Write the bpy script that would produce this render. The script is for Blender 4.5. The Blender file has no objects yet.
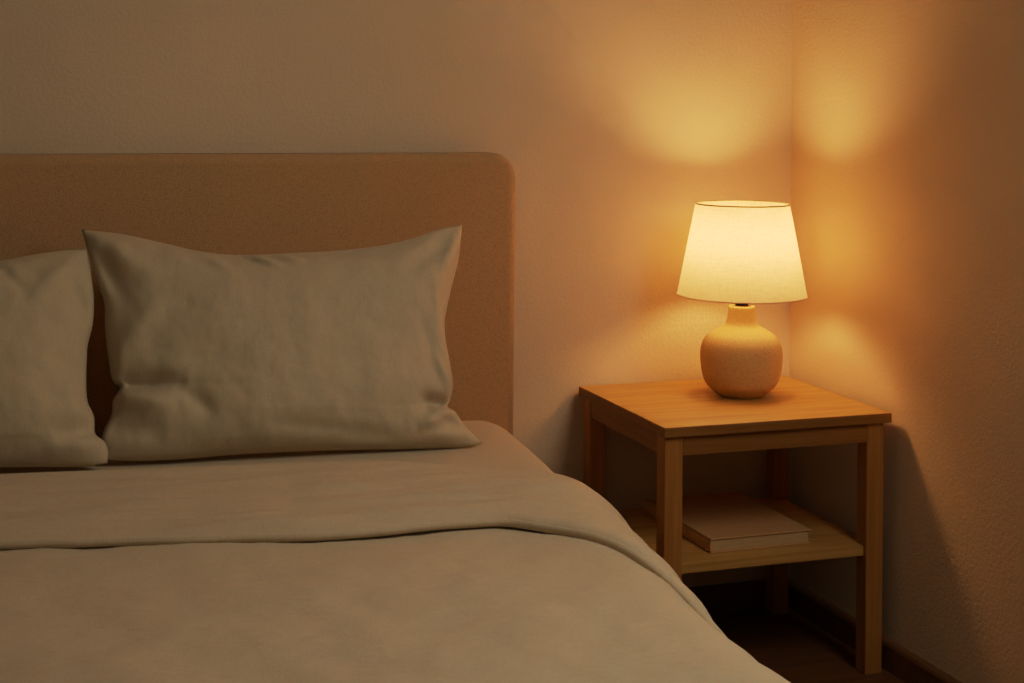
import bpy, bmesh, math, random
from mathutils import Vector, Matrix, noise

random.seed(7)
C = bpy.context.scene.collection
PI = math.pi

# ------------------------------------------------------------------ helpers
def link(name, me, mat, parent=None, smooth=True):
    o = bpy.data.objects.new(name, me)
    C.objects.link(o)
    if mat: me.materials.append(mat)
    if smooth:
        for p in me.polygons: p.use_smooth = True
    if parent: o.parent = parent
    return o

def obj(name, bm, mat, parent=None, smooth=False):
    me = bpy.data.meshes.new(name)
    bmesh.ops.recalc_face_normals(bm, faces=bm.faces)
    bm.to_mesh(me); bm.free()
    return link(name, me, mat, parent, smooth)

def tag(o, label, cat, group=None):
    o['label'] = label; o['category'] = cat
    if group: o['group'] = group
    return o

def struct(o):
    o['kind'] = 'structure'
    return o

def thing(name, label, cat, loc=(0, 0, 0), rz=0.0):
    o = bpy.data.objects.new(name, None)
    o.empty_display_size = 0.1
    C.objects.link(o); o.location = loc; o.rotation_euler = (0, 0, rz)
    return tag(o, label, cat)

def add_box(bm, x0, x1, y0, y1, z0, z1, bev=0.0, seg=2):
    r = bmesh.ops.create_cube(bm, size=1.0)
    vs = r['verts']
    for v in vs:
        v.co = Vector((x0 + (v.co.x + .5) * (x1 - x0), y0 + (v.co.y + .5) * (y1 - y0), z0 + (v.co.z + .5) * (z1 - z0)))
    if bev > 0:
        es = list({e for v in vs for e in v.link_edges})
        bmesh.ops.bevel(bm, geom=es, offset=bev, segments=seg, affect='EDGES', profile=0.5)

def box(name, dims, mat, parent=None, bev=0.002, seg=2, smooth=False):
    bm = bmesh.new(); add_box(bm, *dims, bev=bev, seg=seg)
    return obj(name, bm, mat, parent, smooth)

def lathe(prof, n=96, close_bottom=True, close_top=False):
    bm = bmesh.new(); rings = []
    for r, z in prof:
        rings.append([bm.verts.new((r * math.cos(2 * PI * k / n), r * math.sin(2 * PI * k / n), z)) for k in range(n)])
    for a, b in zip(rings, rings[1:]):
        for k in range(n):
            bm.faces.new((a[k], a[(k + 1) % n], b[(k + 1) % n], b[k]))
    if close_bottom: bm.faces.new(list(reversed(rings[0])))
    if close_top: bm.faces.new(rings[-1])
    return bm

def torus(R, r, z, n=96, m=10):
    return lathe([(R + r * math.cos(2 * PI * k / m), z + r * math.sin(2 * PI * k / m)) for k in range(m + 1)], n, False, False)

def catmull(pts, n):
    """resample a polyline to n points, smoothly, by arc length"""
    P = [Vector(p).to_3d() for p in pts]
    P = [P[0] * 2 - P[1]] + P + [P[-1] * 2 - P[-2]]
    d = []
    for i in range(1, len(P) - 2):
        for k in range(16):
            t = k / 16
            a, b, c, e = P[i - 1], P[i], P[i + 1], P[i + 2]
            d.append(0.5 * ((2 * b) + (c - a) * t + (2 * a - 5 * b + 4 * c - e) * t * t + (3 * b - a - 3 * c + e) * t ** 3))
    d.append(P[-2])
    L = [0.0]
    for a, b in zip(d, d[1:]): L.append(L[-1] + (b - a).length)
    out = []; j = 0
    for i in range(n):
        s = L[-1] * i / (n - 1)
        while j < len(L) - 2 and L[j + 1] < s: j += 1
        f = (s - L[j]) / max(1e-9, L[j + 1] - L[j])
        out.append(d[j].lerp(d[j + 1], min(1, max(0, f))))
    return out

def fbm(x, y, z=0.0, oct=3):
    return noise.fractal(Vector((x, y, z)), 0.9, 2.1, oct)

def smooth(a, b, x):
    t = min(1, max(0, (x - a) / (b - a)))
    return t * t * (3 - 2 * t)

# ---------------------------------------------------------------- materials
def nt(name):
    m = bpy.data.materials.new(name); m.use_nodes = True
    t = m.node_tree
    return m, t, t.nodes, t.links, t.nodes['Principled BSDF']

def coords(t, scale=(1, 1, 1), rot=(0, 0, 0)):
    tc = t.nodes.new('ShaderNodeTexCoord'); mp = t.nodes.new('ShaderNodeMapping')
    mp.inputs['Scale'].default_value = scale; mp.inputs['Rotation'].default_value = rot
    t.links.new(tc.outputs['Object'], mp.inputs['Vector'])
    return mp.outputs['Vector']

def tex_noise(t, vec, scale, detail=3, rough=.5, dist=0.0):
    n = t.nodes.new('ShaderNodeTexNoise')
    n.inputs['Scale'].default_value = scale; n.inputs['Detail'].default_value = detail
    n.inputs['Roughness'].default_value = rough; n.inputs['Distortion'].default_value = dist
    t.links.new(vec, n.inputs['Vector'])
    return n.outputs['Fac']

def ramp(t, fac, c0, c1, p0=.3, p1=.7):
    r = t.nodes.new('ShaderNodeValToRGB')
    r.color_ramp.elements[0].position = p0; r.color_ramp.elements[0].color = (*c0, 1)
    r.color_ramp.elements[1].position = p1; r.color_ramp.elements[1].color = (*c1, 1)
    t.links.new(fac, r.inputs['Fac'])
    return r.outputs['Color']

def bump(t, height, dist, strength=1.0, normal=None):
    b = t.nodes.new('ShaderNodeBump')
    b.inputs['Distance'].default_value = dist; b.inputs['Strength'].default_value = strength
    t.links.new(height, b.inputs['Height'])
    if normal: t.links.new(normal, b.inputs['Normal'])
    return b.outputs['Normal']

def mul(c, f): return tuple(min(1, x * f) for x in c)

def plaster(name, col):
    m, t, N, L, B = nt(name)
    v = coords(t)
    n1 = tex_noise(t, v, 120, 4, .55); n2 = tex_noise(t, v, 260, 2, .5)
    big = tex_noise(t, v, 2.5, 3)
    L.new(ramp(t, big, mul(col, .96), mul(col, 1.03)), B.inputs['Base Color'])
    nb = bump(t, n1, .0030, .50); nb = bump(t, n2, .0012, .5, nb)
    L.new(nb, B.inputs['Normal'])
    B.inputs['Roughness'].default_value = .85; B.inputs['Specular IOR Level'].default_value = .2
    return m

def linen(name, col, wr=1.0, rot=0.0, axis=(1, 1, 1), weave=1.0):
    m, t, N, L, B = nt(name)
    v = coords(t)
    vx = coords(t, (60, 900, 900)); vy = coords(t, (900, 60, 60))
    w1 = tex_noise(t, vx, 1.0, 2); w2 = tex_noise(t, vy, 1.0, 2)
    add = N.new('ShaderNodeMath'); add.operation = 'ADD'
    L.new(w1, add.inputs[0]); L.new(w2, add.inputs[1])
    half = N.new('ShaderNodeMath'); half.operation = 'MULTIPLY'; half.inputs[1].default_value = .5
    L.new(add.outputs[0], half.inputs[0])
    L.new(ramp(t, half.outputs[0], mul(col, .88), mul(col, 1.08), .3, .7), B.inputs['Base Color'])
    nb = bump(t, half.outputs[0], .0006, .5 * weave)
    va = coords(t, axis, (0, 0, rot))
    c1 = tex_noise(t, va, 9, 3, .5, .6); c2 = tex_noise(t, va, 26, 3, .5, .4)
    nb = bump(t, c1, .007, .5 * wr, nb); nb = bump(t, c2, .0035, .5 * wr, nb)
    L.new(nb, B.inputs['Normal'])
    B.inputs['Roughness'].default_value = .9; B.inputs['Specular IOR Level'].default_value = .12
    B.inputs['Sheen Weight'].default_value = .12; B.inputs['Sheen Roughness'].default_value = .6
    return m

def upholstery(name, col):
    m, t, N, L, B = nt(name)
    va = coords(t, (1, 1, 1), (0, PI / 4, 0))
    w = N.new('ShaderNodeTexVoronoi'); w.inputs['Scale'].default_value = 330
    L.new(va, w.inputs['Vector'])
    n = tex_noise(t, coords(t), 420, 2)
    mx = N.new('ShaderNodeMath'); mx.operation = 'MULTIPLY'
    L.new(w.outputs['Distance'], mx.inputs[0]); L.new(n, mx.inputs[1])
    L.new(ramp(t, mx.outputs[0], mul(col, 1.10), mul(col, .84), .1, .5), B.inputs['Base Color'])
    L.new(bump(t, w.outputs['Distance'], .0015, .55), B.inputs['Normal'])
    B.inputs['Roughness'].default_value = .95; B.inputs['Specular IOR Level'].default_value = .1
    B.inputs['Sheen Weight'].default_value = .25; B.inputs['Sheen Roughness'].default_value = .5
    return m

def wood(name, c0, c1, scale=(3, 60, 60), rough=.5, coat=0.0):
    m, t, N, L, B = nt(name)
    v = coords(t, scale)
    n1 = tex_noise(t, v, 1.0, 6, .6, .8)
    L.new(ramp(t, n1, c0, c1, .28, .74), B.inputs['Base Color'])
    v2 = coords(t, (scale[0] * 3, scale[1] * 6, scale[2] * 6))
    L.new(bump(t, tex_noise(t, v2, 1.0, 3), .0006, .35), B.inputs['Normal'])
    B.inputs['Roughness'].default_value = rough
    B.inputs['Specular IOR Level'].default_value = .35
    return m

def plain(name, col, rough=.6, metal=0.0):
    m, t, N, L, B = nt(name)
    n = tex_noise(t, coords(t), 90, 3)
    L.new(ramp(t, n, mul(col, .93), mul(col, 1.05)), B.inputs['Base Color'])
    B.inputs['Roughness'].default_value = rough; B.inputs['Metallic'].default_value = metal
    return m

WALL = (.72, .575, .405)
M_wall = plaster('wall_plaster', WALL)
M_ceil = plaster('ceiling_plaster', (.75, .70, .60))
LIN = (.55, .455, .32)
M_pillow = linen('pillow_linen', LIN, .42, 0.3, (1.6, 1.6, .35))
M_duvet = linen('duvet_linen', (.585, .475, .335), .9, .6, (.9, 2.2, 1))
M_sheet = linen('sheet_linen', (.57, .47, .34), .25)
M_head = upholstery('headboard_weave', (.52, .315, .155))
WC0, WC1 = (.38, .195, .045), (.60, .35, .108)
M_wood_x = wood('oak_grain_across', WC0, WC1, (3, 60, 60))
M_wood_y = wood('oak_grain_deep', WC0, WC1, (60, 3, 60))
M_wood_shade_z = wood('oak_shaded_upright', (.30, .118, .022), (.45, .205, .048), (60, 60, 3))  # same oak as the top, with the legs' shade mixed into its colour
M_apron_shade_x = wood('oak_apron_shaded', (.20, .078, .012), (.31, .138, .03), (3, 60, 60))  # same oak, both apron tones darkened to carry the shade below the top
M_apron_shade_y = wood('oak_apron_shaded_deep', (.20, .078, .012), (.31, .138, .03), (60, 3, 60))
M_floor = wood('dark_floor_boards', (.085, .033, .012), (.16, .066, .025), (2, 40, 40), .45)
M_trim = wood('dark_skirting', (.12, .05, .018), (.19, .085, .032), (3, 3, 60), .45)
M_dark = plain('dark_metal', (.05, .04, .03), .4, .8)
M_white = plain('white_plastic', (.8, .78, .74), .5)
M_brass = plain('shade_rim', (.20, .13, .06), .5, .3)
M_rimfab = plain('shade_trim_tape', (.88, .66, .40), .8)
M_pages = wood('book_pages', (.44, .30, .15), (.56, .40, .22), (6, 6, 900), .9)
M_cover = plain('book_cover_cloth', (.56, .31, .13), .75)
M_bedbase = upholstery('bed_base_weave', (.20, .13, .075))

def ceramic():
    m, t, N, L, B = nt('stoneware')
    v = coords(t)
    n = tex_noise(t, v, 300, 3, .6); b = tex_noise(t, v, 14, 3)
    L.new(ramp(t, n, (.52, .33, .13), (.63, .43, .19), .35, .6), B.inputs['Base Color'])
    nb = bump(t, n, .0006, .3); nb = bump(t, b, .002, .3, nb)
    L.new(nb, B.inputs['Normal'])
    B.inputs['Roughness'].default_value = .8; B.inputs['Specular IOR Level'].default_value = .25
    return m
M_ceramic = ceramic()

def shade_mat():
    m = bpy.data.materials.new('lamp_shade_fabric'); m.use_nodes = True
    t = m.node_tree; N = t.nodes; L = t.links; N.clear()
    out = N.new('ShaderNodeOutputMaterial')
    vx = coords(t, (350, 350, 30)); vy = coords(t, (25, 25, 500))
    a = N.new('ShaderNodeMath'); a.operation = 'ADD'
    L.new(tex_noise(t, vx, 1, 2), a.inputs[0]); L.new(tex_noise(t, vy, 1, 2), a.inputs[1])
    h = N.new('ShaderNodeMath'); h.operation = 'MULTIPLY'; h.inputs[1].default_value = .5
    L.new(a.outputs[0], h.inputs[0])
    c = ramp(t, h.outputs[0], (.46, .345, .23), (.64, .50, .355), .3, .7)
    tr = N.new('ShaderNodeBsdfTranslucent'); di = N.new('ShaderNodeBsdfDiffuse')
    L.new(c, tr.inputs['Color']); L.new(c, di.inputs['Color'])
    mx = N.new('ShaderNodeMixShader'); mx.inputs[0].default_value = SHADE_DIFF
    L.new(tr.outputs[0], mx.inputs[1]); L.new(di.outputs[0], mx.inputs[2])
    L.new(mx.outputs[0], out.inputs['Surface'])
    return m
SHADE_DIFF = .48
M_shade = shade_mat()

def bulb_mat(strength, col):
    m = bpy.data.materials.new('glowing_bulb'); m.use_nodes = True
    t = m.node_tree; t.nodes.clear()
    out = t.nodes.new('ShaderNodeOutputMaterial'); e = t.nodes.new('ShaderNodeEmission')
    e.inputs['Color'].default_value = (*col, 1)
    # frosted glass: brightest at the crown, fading towards the collar
    tc = t.nodes.new('ShaderNodeTexCoord'); sx = t.nodes.new('ShaderNodeSeparateXYZ'); mr = t.nodes.new('ShaderNodeMapRange')
    mr.interpolation_type = 'SMOOTHSTEP'
    t.links.new(tc.outputs['Object'], sx.inputs[0]); t.links.new(sx.outputs['Z'], mr.inputs['Value'])
    mr.inputs['From Min'].default_value = .262; mr.inputs['From Max'].default_value = .352
    mr.inputs['To Min'].default_value = strength * .20; mr.inputs['To Max'].default_value = strength * 1.15
    t.links.new(mr.outputs['Result'], e.inputs['Strength'])
    t.links.new(e.outputs[0], out.inputs['Surface'])
    return m
M_bulb = bulb_mat(BULB := 128.0, (1.0, .455, .15))

# ------------------------------------------------------------------ setting
def slab(name, dims, mat): return struct(box(name, dims, mat, bev=0))
slab('wall_back', (-4.2, .12, 0, .12, -.05, 2.6), M_wall)
slab('wall_right', (0, .12, -4.6, .1, -.05, 2.6), M_wall)
slab('ceiling', (-4.2, .12, -4.6, .12, 2.45, 2.55), M_ceil)
slab('floor', (-4.2, 0, -4.6, 0, -.05, 0), M_floor)

def baseboard(name, L, axis):
    bm = bmesh.new()
    prof = [(0, 0), (.014, 0), (.014, .052), (.011, .058), (.006, .061), (0, .062)]
    ends = []
    for s in (0.0, 1.0):
        ring = []
        for d, z in prof:
            if axis == 'x': ring.append(bm.verts.new((-4.2 + s * 4.2 - (d if s else 0), -d, z)))
            else: ring.append(bm.verts.new((-d, -4.6 + s * 4.6 - (d if s else 0), z)))
        ends.append(ring)
    a, b = ends; n = len(prof)
    for k in range(n): bm.faces.new((a[k], a[(k + 1) % n], b[(k + 1) % n], b[k]))
    bm.faces.new(a); bm.faces.new(list(reversed(b)))
    return struct(obj(name, bm, M_trim))
baseboard('baseboard_back', 4.2, 'x'); baseboard('baseboard_right', 4.6, 'y')

# ---------------------------------------------------------------------- bed
BO = Vector((-.735, -.088, 0)); BR = math.radians(-.6)
MO = Vector((-.717, -.122, 0)); MR = math.radians(-2.0)      # the mattress lies a little askew
bed = thing('bed', 'low double bed with a brown woven upholstered headboard against the wall', 'bed', BO, BR)

def headboard():
    x0, x1, z0, z1, r = -1.74, 0.013, .06, 1.083, .055
    pts = []
    for cx, cz, a0 in ((x1 - r, z1 - r, 0), (x0 + r, z1 - r, PI / 2)):
        for k in range(13):
            a = a0 + PI / 2 * k / 12
            pts.append((cx + r * math.cos(a), cz + r * math.sin(a)))
    pts += [(x0, z0), (x1, z0)]
    cx, cz = (x0 + x1) / 2, (z0 + z1) / 2
    bm = bmesh.new(); rings = []
    # rounded edge: inset rings from back to front
    y0, y1, e = 0.058, 0.0, .022
    sect = [(0, y0)] + [(0, y1 + e)] + [(e * (1 - math.cos(PI / 2 * k / 6)), y1 + e - e * math.sin(PI / 2 * k / 6)) for k in range(1, 7)]
    def inset(p, d):
        x = min(max(p[0], x0 + r), x1 - r); z = min(p[1], z1 - r)
        v = Vector((p[0] - x, p[1] - z)); l = v.length
        return Vector((x, z)) + v * ((l - d) / l if l > 1e-6 else 1)
    for d, y in sect:
        ring = []
        for p in pts:
            q = inset(p, d) if p[1] > z0 + .01 else Vector((p[0] - math.copysign(d, p[0] - cx), p[1]))
            ring.append(bm.verts.new((q.x, y, q.y)))
        rings.append(ring)
    n = len(pts)
    for a, b in zip(rings, rings[1:]):
        for k in range(n): bm.faces.new((a[k], a[(k + 1) % n], b[(k + 1) % n], b[k]))
    bm.faces.new(rings[0]); bm.faces.new(list(reversed(rings[-1])))
    o = obj('headboard', bm, M_head, bed, True)
    md = o.modifiers.new('w', 'WEIGHTED_NORMAL'); md.keep_sharp = True
    return o
headboard()
box('bed_base', (-1.72, -.02, -2.02, -.004, .10, .262), M_bedbase, bed, .02, 4, True)
for lx in (-1.64, -.10):
    for ly in (-1.94, -.10):
        bm = lathe([(.020, 0), (.022, .01), (.028, .0995)], 24, True, True)
        o = obj('leg', bm, M_wood_shade_z, bed, True); o.location = (lx, ly, 0)

# mattress: rounded slab in its fitted sheet
MT = .520
def mattress():
    bm = bmesh.new()
    add_box(bm, -1.71, 0, -2.0, -.012, .265, MT, 0.0)
    es = [e for e in bm.edges if all(v.co.z > .4 for v in e.verts)]
    es2 = [e for e in bm.edges if abs(e.verts[0].co.z - e.verts[1].co.z) > .1]
    bmesh.ops.bevel(bm, geom=es + es2, offset=.125, segments=12, affect='EDGES', profile=.5)
    bmesh.ops.subdivide_edges(bm, edges=[e for e in bm.edges if e.calc_length() > .3], cuts=30, use_grid_fill=True)
    for v in bm.verts:            # crisper at the head end
        d = -.012 - v.co.y
        d = d * .3 if d < .125 else .0375 + (d - .125) * (1.988 - .0375) / (1.988 - .125)
        v.co.y = -.012 - d
    for v in bm.verts:
        if v.co.z > .4: v.co.z -= .047 * smooth(.30, .88, -v.co.y)
        v.co.x -= .046 * min(1.05, -v.co.y) * smooth(0, 1, (v.co.x + .855) / .856)
    me = bpy.data.meshes.new('mattress'); bmesh.ops.recalc_face_normals(bm, faces=bm.faces); bm.to_mesh(me); bm.free()
    o = link('mattress', me, M_sheet)
    o.location = MO; o.rotation_euler = (0, 0, MR)
    return tag(o, 'thick mattress in a plain beige fitted sheet, showing in front of the headboard', 'mattress')
mattress()

# -------------------------------------------------------------------- duvet
UC, HW = -.855, .856          # centre line and half width of the mattress
def radius(v): return .12 + .02 * smooth(.3, 1.2, v)
def level(v): return MT - .047 * smooth(.30, .88, v)
def profile(s, v, h):
    """point across the bed at arc length s from the centre line, lifted by h"""
    sg = 1 if s >= 0 else -1; s = abs(s); r = radius(v); MT = level(v)
    f = HW - r; q = r * PI / 2
    if s <= f: x, z, n = s, MT, (0, 1)
    elif s <= f + q:
        a = (s - f) / r
        x, z, n = f + r * math.sin(a), MT - r + r * math.cos(a), (math.sin(a), math.cos(a))
    else:
        d = s - f - q
        x, z, n = HW + .05 * d, MT - r - d, (1, 0)
    taper = .046 * min(v, 1.05) * smooth(0, 1, x / HW) if sg > 0 else 0
    return Vector((UC + sg * (x + n[0] * h) - taper, 0, z + n[1] * h))

def duvet():
    SM = HW + .26
    NS = 240
    S = []
    for i in range(NS + 1): S.append(-SM + 2 * SM * i / NS)
    rows = []
    # the path from the foot up to the head fold and back over itself to the hem
    body = [2.06 - i * .0135 for i in range(200)]
    for s in S:
        sp = max(0.0, s)
        vh = .425 + .062 * s + .10 * smooth(.40, .78, sp)
        vm = .748 + .127 * s - .045 * smooth(.25, .60, sp) + .006 * fbm(s * 2.2, 3.1) + .003 * fbm(s * 9, 1)
        vm += .06 * smooth(.60, .73, sp) + .32 * smooth(.69, .96, sp)
        col = []
        NB, NF, NT = 150, 12, 84
        for j in range(NB):
            v = 2.03 + (vh + .02 - 2.03) * (j / (NB - 1))
            under = smooth(vm - .01, vm - .06, v)
            h = .016 + .0065 * fbm(s * 3.2 + 7, v * 3.2, .3) * (1 - under) + .004 * fbm(s * 8 - v * 4, v * 7 + s * 3, 5) * (1 - under)
            # slack near the side: the cloth lifts and waves a little
            h += .010 * smooth(1.05, 1.5, v) * smooth(HW - .35, HW - .05, s)
            h += .010 * smooth(HW - .25, HW + .05, abs(s)) * (fbm(v * 3.0, 9.3) + .4) * (1 - under)
            p = profile(s, v, h); p.y = -v
            if v > 1.93: p.z -= (v - 1.93) ** 2 * 8
            col.append(p)
        c = .0088
        for j in range(1, NF):
            a = PI * j / NF
            v = vh + .02 - math.sin(a) * c * 1.2
            h = .016 + c * (1 - math.cos(a))
            p = profile(s, v, h); p.y = -v
            col.append(p)
        for j in range(NT):
            t = j / (NT - 1)
            v = vh + .02 + (vm - vh - .02) * t
            puff = math.sin(PI * min(1, t * 1.02)) ** .6
            h = .033 + .006 * puff
            w = .0075 * fbm(s * 2.3 + v * 1.0, v * 17, 2.0, 2) + .004 * fbm(s * 5, v * 34 - s * 3, 4.0, 2)
            w += .006 * fbm(s * 3.0, v * 5, 8)
            h += w * smooth(0, .12, t) * smooth(1.0, .90, t)
            h += .004 * smooth(HW - .30, HW - .1, abs(s)) * puff
            h -= .006 * smooth(.93, 1.0, t)
            p = profile(s, v, max(h, .0295)); p.y = -v
            col.append(p)
        rows.append(col)
    bm = bmesh.new()
    G = [[bm.verts.new(p) for p in col] for col in rows]
    for a, b in zip(G, G[1:]):
        for j in range(len(a) - 1):
            bm.faces.new((a[j], b[j], b[j + 1], a[j + 1]))
    o = obj('duvet', bm, M_duvet, None, True)
    o.location = MO; o.rotation_euler = (0, 0, MR)
    md = o.modifiers.new('thickness', 'SOLIDIFY'); md.thickness = .012; md.offset = 0
    return tag(o, 'beige linen duvet spread over the bed, its top edge folded back in a wide band', 'duvet')
duvet()

# ------------------------------------------------------------------ pillows
PA = Vector((-1.27, -.40, .525)); pa = math.radians(2.5); pT = math.radians(25)
EU = Vector((math.cos(pa), -math.sin(pa), 0)); BK = Vector((math.sin(pa), math.cos(pa), 0))
EW = math.cos(pT) * Vector((0, 0, 1)) + math.sin(pT) * BK
EN = EU.cross(EW)          # towards the viewer / foot of the bed
RP = dict(
  top=[(-0.390, 0.460), (-0.318, 0.45), (-0.242, 0.43), (-0.165, 0.409), (-0.088, 0.4), (0.012, 0.402), (0.113, 0.406), (0.195, 0.415), (0.259, 0.429), (0.324, 0.45), (0.372, 0.458)],
  right=[(0.369, 0.004), (0.354, 0.018), (0.334, 0.043), (0.32, 0.066), (0.304, 0.078), (0.311, 0.092), (0.32, 0.122), (0.318, 0.162), (0.314, 0.214), (0.316, 0.255), (0.328, 0.297), (0.338, 0.328), (0.355, 0.377), (0.366, 0.425), (0.372, 0.458)],
  bottom=[(-0.342, 0.011), (-0.285, 0.006), (-0.213, 0.005), (-0.084, 0.008), (0.106, 0.005), (0.203, 0.001), (0.332, -0.002), (0.369, 0.004)],
  left=[(-0.342, 0.011), (-0.351, 0.021), (-0.355, 0.045), (-0.349, 0.067), (-0.336, 0.094), (-0.333, 0.12), (-0.324, 0.135), (-0.32, 0.146), (-0.334, 0.16), (-0.341, 0.203), (-0.347, 0.257), (-0.348, 0.307), (-0.359, 0.347), (-0.376, 0.408), (-0.390, 0.460)])
LP = dict(
  top=[(-1.017, 0.44), (-0.957, 0.426), (-0.854, 0.4), (-0.716, 0.385), (-0.628, 0.387), (-0.539, 0.397), (-0.485, 0.408), (-0.43, 0.417), (-0.38, 0.42)],
  right=[(-0.344, 0.0), (-0.342, 0.022), (-0.349, 0.041), (-0.365, 0.056), (-0.367, 0.088), (-0.378, 0.115), (-0.381, 0.149), (-0.38, 0.198), (-0.378, 0.227), (-0.369, 0.268), (-0.367, 0.317), (-0.372, 0.367), (-0.38, 0.42)],
  bottom=[(-1.004, 0.026), (-0.862, 0.018), (-0.699, 0.01), (-0.53, 0.004), (-0.393, -0.003), (-0.344, 0.0)],
  left=[(-1.004, 0.026), (-0.984, 0.056), (-0.964, 0.098), (-0.968, 0.187), (-0.982, 0.279), (-0.998, 0.354), (-1.017, 0.44)])

def seg_dist(p, a, b):
    d = b - a; t = max(0, min(1, (p - a).dot(d) / d.length_squared))
    return (p - (a + d * t)).length, t

def pillow(P, label, folds, seed, org, front=.085, back=.055, ahead=0.0):
    NA, NB = 150, 104
    bot = catmull(P['bottom'], NA); top = catmull(P['top'], NA)
    lef = catmull(P['left'], NB); rig = catmull(P['right'], NB)
    c00, c10, c01, c11 = bot[0], bot[-1], top[0], top[-1]
    pos = {}
    for i in range(NA):
        a = i / (NA - 1)
        for j in range(NB):
            b = j / (NB - 1)
            pos[i, j] = (1 - b) * bot[i] + b * top[i] + (1 - a) * lef[j] + a * rig[j] - \
                ((1 - a) * (1 - b) * c00 + a * (1 - b) * c10 + (1 - a) * b * c01 + a * b * c11)
    bm = bmesh.new()
    V = {}
    F = [(Vector((a[0], a[1])), Vector((b[0], b[1])), w, h * 1.45) for a, b, w, h in folds]
    for side in (0, 1):
        for i in range(NA):
            for j in range(NB):
                rim = i in (0, NA - 1) or j in (0, NB - 1)
                if side and rim: V[1, i, j] = V[0, i, j]; continue
                a, b = i / (NA - 1), j / (NB - 1)
                pa_ = 1 - abs(2 * a - 1) ** 3.2; pb_ = 1 - abs(2 * b - 1) ** 2.6
                t = (max(0, pa_) ** .55) * (max(0, pb_) ** .55)
                low = 1.0 + .12 * (1 - b)
                q = pos[i, j]
                soft = smooth(0, .06, min(a, 1 - a)) * smooth(0, .07, min(b, 1 - b))
                if side == 0:
                    d = front * t * low
                    x, y = q.x, q.y
                    d += soft * (.010 * fbm(x * 5 + seed, y * 5, seed) + .0035 * fbm(x * 14, y * 11 + seed, seed + 3))
                    for A, Bq, w, h in F:
                        dist, tt = seg_dist(Vector((x, y)), A, Bq)
                        if dist < w * 3:
                            d += h * math.exp(-(dist / w) ** 2) * math.sin(PI * min(1, max(.0, .15 + tt * .85))) * smooth(0, .03, min(a, 1 - a, b, 1 - b))
                    # keep the lower bulge resting, not sinking
                else:
                    d = -back * t
                w3 = PA + EU * q.x + EW * q.y + EN * (d + ahead * (1 - q.y / .45))
                V[side, i, j] = bm.verts.new(w3 - org)
    for side in (0, 1):
        for i in range(NA - 1):
            for j in range(NB - 1):
                f = (V[side, i, j], V[side, i + 1, j], V[side, i + 1, j + 1], V[side, i, j + 1])
                if len(set(f)) == 4: bm.faces.new(f if side == 0 else tuple(reversed(f)))
    o = obj('pillow', bm, M_pillow, None, True)
    o.location = org
    return tag(o, label, 'pillow', 'pillows against the headboard')

fr = [((-.32, .146), (-.20, .135), .016, -.016), ((-.33, .12), (-.22, .085), .022, .014), ((-.34, .17), (-.25, .30), .025, .008),
      ((-.21, .12), (-.15, .07), .016, -.009), ((-.34, .06), (-.24, .05), .018, -.008),
      ((.305, .080), (.235, .088), .010, -.020), ((.30, .062), (.23, .030), .014, .013), ((.26, .10), (.25, .05), .010, -.006), ((.33, .035), (.25, .055), .012, -.007), ((.31, .10), (.27, .19), .013, .009),
      ((.28, .12), (.25, .28), .014, -.006), ((.30, .19), (.285, .36), .012, .006), ((.35, .43), (.22, .33), .018, -.008),
      ((.36, .44), (.29, .30), .014, .007), ((-.37, .44), (-.25, .33), .022, .009), ((-.36, .40), (-.30, .28), .016, -.007),
      ((-.10, .392), (-.035, .352), .008, -0.0054), ((-.075, .392), (-.01, .355), .007, 0.0048), ((-.05, .392), (.012, .360), .007, -0.0054), ((-.02, .392), (.035, .366), .007, 0.0042), ((0, .392), (.06, .372), .008, -0.0042),
      ((-.17, .40), (-.10, .34), .012, .006), ((.06, .395), (.20, .385), .012, -.005), ((-.05, .05), (.2, .02), .012, -.004), ((.34, .02), (.22, .012), .010, .006)]
pillow(RP, 'large beige linen pillow with pointed corners, shown whole, nearer the lamp', fr, 1.3, Vector((-1.27, -.38, .52)))
fl = [((-.365, .07), (-.44, .04), .018, -.010), ((-.36, .03), (-.46, .02), .016, .008), ((-.38, .15), (-.45, .20), .02, -.006),
      ((-.39, .40), (-.48, .30), .02, .007), ((-.38, .28), (-.42, .36), .014, -.006), ((-.40, .05), (-.40, .15), .02, .006), ((-.55, .38), (-.48, .30), .012, -.005)]
pillow(LP, "beige linen pillow farther from the lamp, cut off by the picture's left edge", fl, 5.1, Vector((-1.95, -.38, .52)), ahead=.022)

# -------------------------------------------------------------- bedside table
TX, TY, TW, TD, TH = -.024, -.018, .5236, .4596, .55
TR = .006
def rot2(x, y, a): return (x * math.cos(a) - y * math.sin(a), x * math.sin(a) + y * math.cos(a))
FRX, FRY = TX + rot2(0, -TD, .0094)[0], TY + rot2(0, -TD, .0094)[1]      # near right corner of the top
cxy = rot2(-TW / 2, TD / 2, TR)
table = thing('bedside_table', 'square light wooden bedside table with a lower shelf in the corner', 'table', (FRX + cxy[0], FRY + cxy[1], 0), TR)
hw, hd = TW / 2, TD / 2
tt = box('table_top', (-hw, hw, -hd, hd + .009, TH - .021, TH), M_wood_x, table, .002, 2)
tt.data.materials.append(M_apron_shade_x)
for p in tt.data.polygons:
    if abs(p.normal.z) < .5: p.material_index = 1       # side faces: shade put into the colour with the darkened oak
LS = .040; IN = .010
for sx in (-1, 1):
    for sy in (-1, 1):
        x = sx * (hw - IN - LS / 2) - (.003 if sx > 0 else .004); y = sy * (hd - IN - LS / 2)
        bm = bmesh.new(); add_box(bm, -LS / 2, LS / 2, -LS / 2, LS / 2, 0, TH - .0212, .0022, 2)
        o = obj('leg', bm, M_wood_shade_z, table); o.location = (x, y, 0)
ax, ay = hw - IN - LS, hd - IN - LS
za, zb = TH - .021 - .040, TH - .0212
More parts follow.
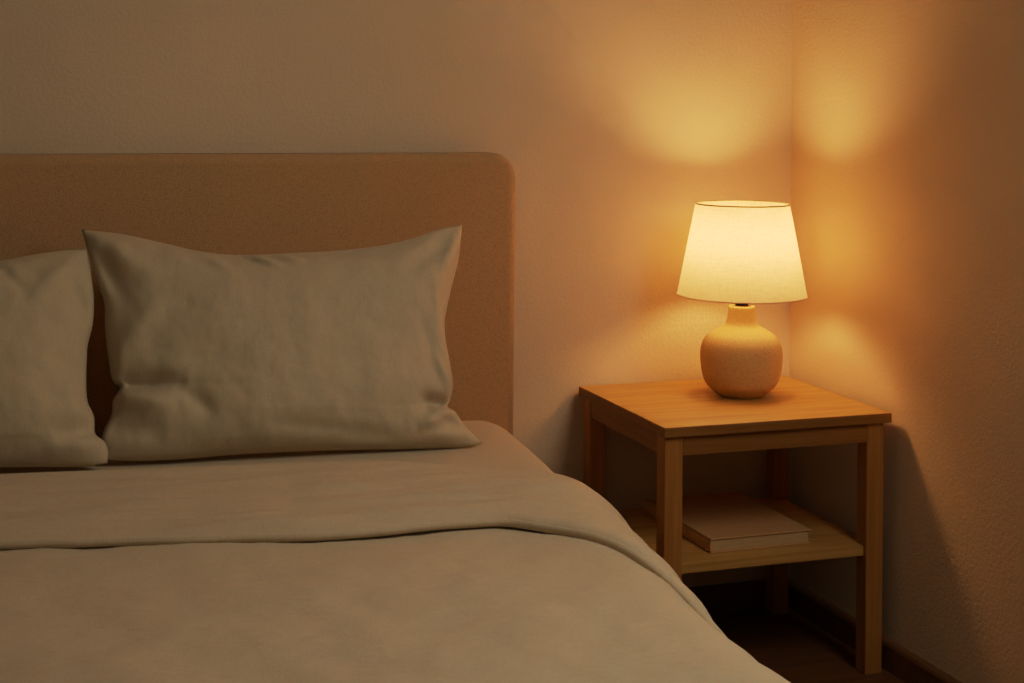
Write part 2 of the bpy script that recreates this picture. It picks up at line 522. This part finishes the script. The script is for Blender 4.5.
box('apron', (-ax - .0035, ax - .0025, -hd + IN + .0012, -hd + IN + .020, za, zb), M_apron_shade_x, table, .001)
box('apron', (-ax - .0035, ax - .0025, hd - IN - .020, hd - IN - .0012, za, zb), M_apron_shade_x, table, .001)
box('apron', (-hw + IN - .0025, -hw + IN + .016, -ay, ay, za, zb), M_apron_shade_y, table, .001)
box('apron', (hw - IN - .017, hw - IN + .0015, -ay, ay, za, zb), M_apron_shade_y, table, .001)
SZ = .2685
def shelf():
    # board notched round the four legs
    e = .012
    o_, i_ = hw - IN - e, ax - .0005
    p_, j_ = hd - IN - e, ay - .0005
    pts = [(-i_, -p_), (i_, -p_), (i_, -j_), (o_, -j_), (o_, j_), (i_, j_), (i_, p_), (-i_, p_), (-i_, j_), (-o_, j_), (-o_, -j_), (-i_, -j_)]
    bm = bmesh.new()
    f = bm.faces.new([bm.verts.new((x, y, SZ - .021)) for x, y in pts])
    r = bmesh.ops.extrude_face_region(bm, geom=[f])
    for v in r['geom']:
        if isinstance(v, bmesh.types.BMVert): v.co.z = SZ
    bmesh.ops.bevel(bm, geom=[e for e in bm.edges if abs(e.verts[0].co.z - e.verts[1].co.z) < 1e-6], offset=.0015, segments=2, affect='EDGES')
    return obj('shelf', bm, M_wood_x, table)
shelf()

# --------------------------------------------------------------------- book
bw, bd, bh = .236, .330, .030
BKC = Vector((-.2905, -.2450, SZ + .0003))
book = thing('book', 'thick tan hardcover book lying flat on the lower shelf of the bedside table', 'book', BKC, .018)
ct = .0032
box('front_cover', (-bw / 2, bw / 2, -bd / 2, bd / 2, bh - ct, bh), M_cover, book, .0012, 2)
box('back_cover', (-bw / 2, bw / 2, -bd / 2, bd / 2, 0, ct), M_cover, book, .0012, 2)
def spine():
    bm = bmesh.new(); n = 10; pts = []
    for k in range(n + 1):
        a = -PI / 2 + PI * k / n
        pts.append((-bw / 2 + .002 - .004 * math.cos(a), bh / 2 + (bh / 2 - ct) * math.sin(a)))
    pts += [(-bw / 2 + .0045, bh - ct - .0002), (-bw / 2 + .0045, ct + .0002)]
    A = [bm.verts.new((x, -bd / 2, z)) for x, z in pts]; B_ = [bm.verts.new((x, bd / 2, z)) for x, z in pts]
    m = len(pts)
    for k in range(m): bm.faces.new((A[k], A[(k + 1) % m], B_[(k + 1) % m], B_[k]))
    bm.faces.new(A); bm.faces.new(list(reversed(B_)))
    return obj('spine', bm, M_cover, book)
spine()
o = box('page_block', (-bw / 2 + .005, bw / 2 - .005, -bd / 2 + .003, bd / 2 - .004, ct + .0002, bh - ct - .0002), M_pages, book, .0004, 1)
o['label'] = 'cream edges of the pages'

# --------------------------------------------------------------------- lamp
LX, LY = -.239, -.215
lamp = thing('table_lamp', 'lit table lamp with a rounded cream ceramic base and tapered fabric shade', 'lamp', (LX, LY, TH + .0003))
prof = [(.030, .003), (.044, 0), (.051, .003), (.0635, .012), (.079, .028), (.0866, .0495), (.0898, .072), (.0906, .088), (.0900, .100), (.0870, .114),
        (.0820, .1245), (.0745, .1335), (.063, .1415), (.050, .1485), (.041, .1535), (.0355, .159), (.0325, .166), (.0308, .176), (.0296, .188), (.0288, .196), (.0270, .1985), (.0225, .1985), (.0205, .195), (.0200, .165)]
pc = catmull([(r, z, 0) for r, z in prof], 90)
obj('lamp_base', lathe([(p.x, p.y) for p in pc], 96, True, True), M_ceramic, lamp, True)
obj('socket', lathe([(.0145, .1655), (.0145, .218), (.0165, .220), (.0165, .255), (.012, .258)], 40, True, True), M_dark, lamp, True)['label'] = 'dark metal socket in the neck'
z0, z1, r0, r1 = .2225, .4240, .1428, .1035
sh = obj('lamp_shade', lathe([(r0 + (r1 - r0) * k / 24, z0 + (z1 - z0) * k / 24) for k in range(25)], 128, False, False), M_shade, lamp, True)
obj('shade_rim', torus(r1, .0017, z1), M_brass, sh, True)['label'] = 'thin dark rim round the top of the shade'
obj('shade_rim', torus(r0, .0014, z0), M_rimfab, sh, True)['label'] = 'tape trim round the bottom of the shade'
def ring_spider():
    bm = torus(.017, .0016, .2215, 40, 8)
    for k in range(3):
        a = 2 * PI * k / 3 + .4
        A = Vector((.017 * math.cos(a), .017 * math.sin(a), .2215)); B_ = Vector(((r0 - .0045) * math.cos(a), (r0 - .0045) * math.sin(a), .2215))
        r = bmesh.ops.create_cone(bm, cap_ends=True, segments=8, radius1=.0013, radius2=.0013, depth=(B_ - A).length)
        M = Matrix.Translation((A + B_) / 2) @ (B_ - A).to_track_quat('Z', 'Y').to_matrix().to_4x4()
        bmesh.ops.transform(bm, matrix=M, verts=r['verts'])
    return obj('shade_carrier', bm, M_dark, lamp, True)
ring_spider()
# bulb: an opaque white body with a frosted dome that glows
hp = catmull([(.0125, .2585, 0), (.014, .264, 0), (.018, .268, 0), (.0235, .2728, 0)], 20)
bl = obj('bulb', lathe([(p.x, p.y) for p in hp], 40, True, True), M_white, lamp, True)
dm = [(.048 * math.cos(a), .3150 + .048 * math.sin(a)) for a in [-1.05 + (PI / 2 + 1.03) * k / 24 for k in range(25)]]
obj('bulb_dome', lathe(dm, 40, True, True), M_bulb, bl, True)

# ------------------------------------------------------------------- lights
def area(name, loc, target, size, energy, col):
    l = bpy.data.lights.new(name, 'AREA'); l.shape = 'RECTANGLE'; l.size, l.size_y = size
    l.energy = energy; l.color = col
    o = bpy.data.objects.new(name, l); C.objects.link(o); o.location = loc
    o.rotation_euler = (Vector(target) - Vector(loc)).to_track_quat('-Z', 'Y').to_euler()
    return o
fill_l = area('fill_light_left', (-2.5, -3.6, 2.2), (-1.9, -.4, .6), (1.6, 1.2), 0.4, (1.0, .95, .76))  # added soft fill for the left part of the bed and back wall
fill_l.data.spread = math.radians(95)
# added fill close to the right wall, outside the picture, to brighten the bed
area('fill_light_right', (-.05, -1.88, 1.60), (-1.0, -1.78, .95), (1.0, 1.1), 23.5, (1.0, .86, .65))

w = bpy.data.worlds.new('dim_room'); bpy.context.scene.world = w; w.use_nodes = True
bg = w.node_tree.nodes['Background']
bg.inputs['Color'].default_value = (1, .90, .68, 1); bg.inputs['Strength'].default_value = .012

# ------------------------------------------------------------------- camera
f, h, psi, cx, cy, cz = 1561.6268, 95.3119, .32678, -1.83107, -3.32901, 1.21007
ro = .0089212
cam = bpy.data.cameras.new('camera'); co = bpy.data.objects.new('camera', cam); C.objects.link(co)
cam.sensor_fit = 'HORIZONTAL'; cam.sensor_width = 36; cam.lens = f / 1024 * 36
cam.shift_y = -(341.5 - h) / 1024
cam.shift_x = -math.sin(ro) * (341.5 - h) / 1024
co.matrix_world = Matrix.Translation((cx, cy, cz)) @ Matrix.Rotation(-psi, 4, 'Z') @ Matrix.Rotation(PI / 2, 4, 'X') @ Matrix.Rotation(ro, 4, 'Z')
cam.clip_start = .05
bpy.context.scene.camera = co
vs = bpy.context.scene.view_settings
vs.view_transform = 'Standard'; vs.look = 'None'; vs.exposure = 0.07
# gentle highlight shoulder, as a camera would give
vs.use_curve_mapping = True
cm = vs.curve_mapping
cm.white_level = (6, 6, 6); cm.clip_max_x = 1.0
cv = cm.curves[3]
cv.points[0].location = (0, 0); cv.points[-1].location = (1, 1)
for x, y in ((.03, .028), (.1, .097), (.25, .243), (.45, .40), (.8, .555), (1.4, .68), (2.2, .775), (3.2, .86), (4.5, .935)):
    cv.points.new(x / 6, y)
cm.update()
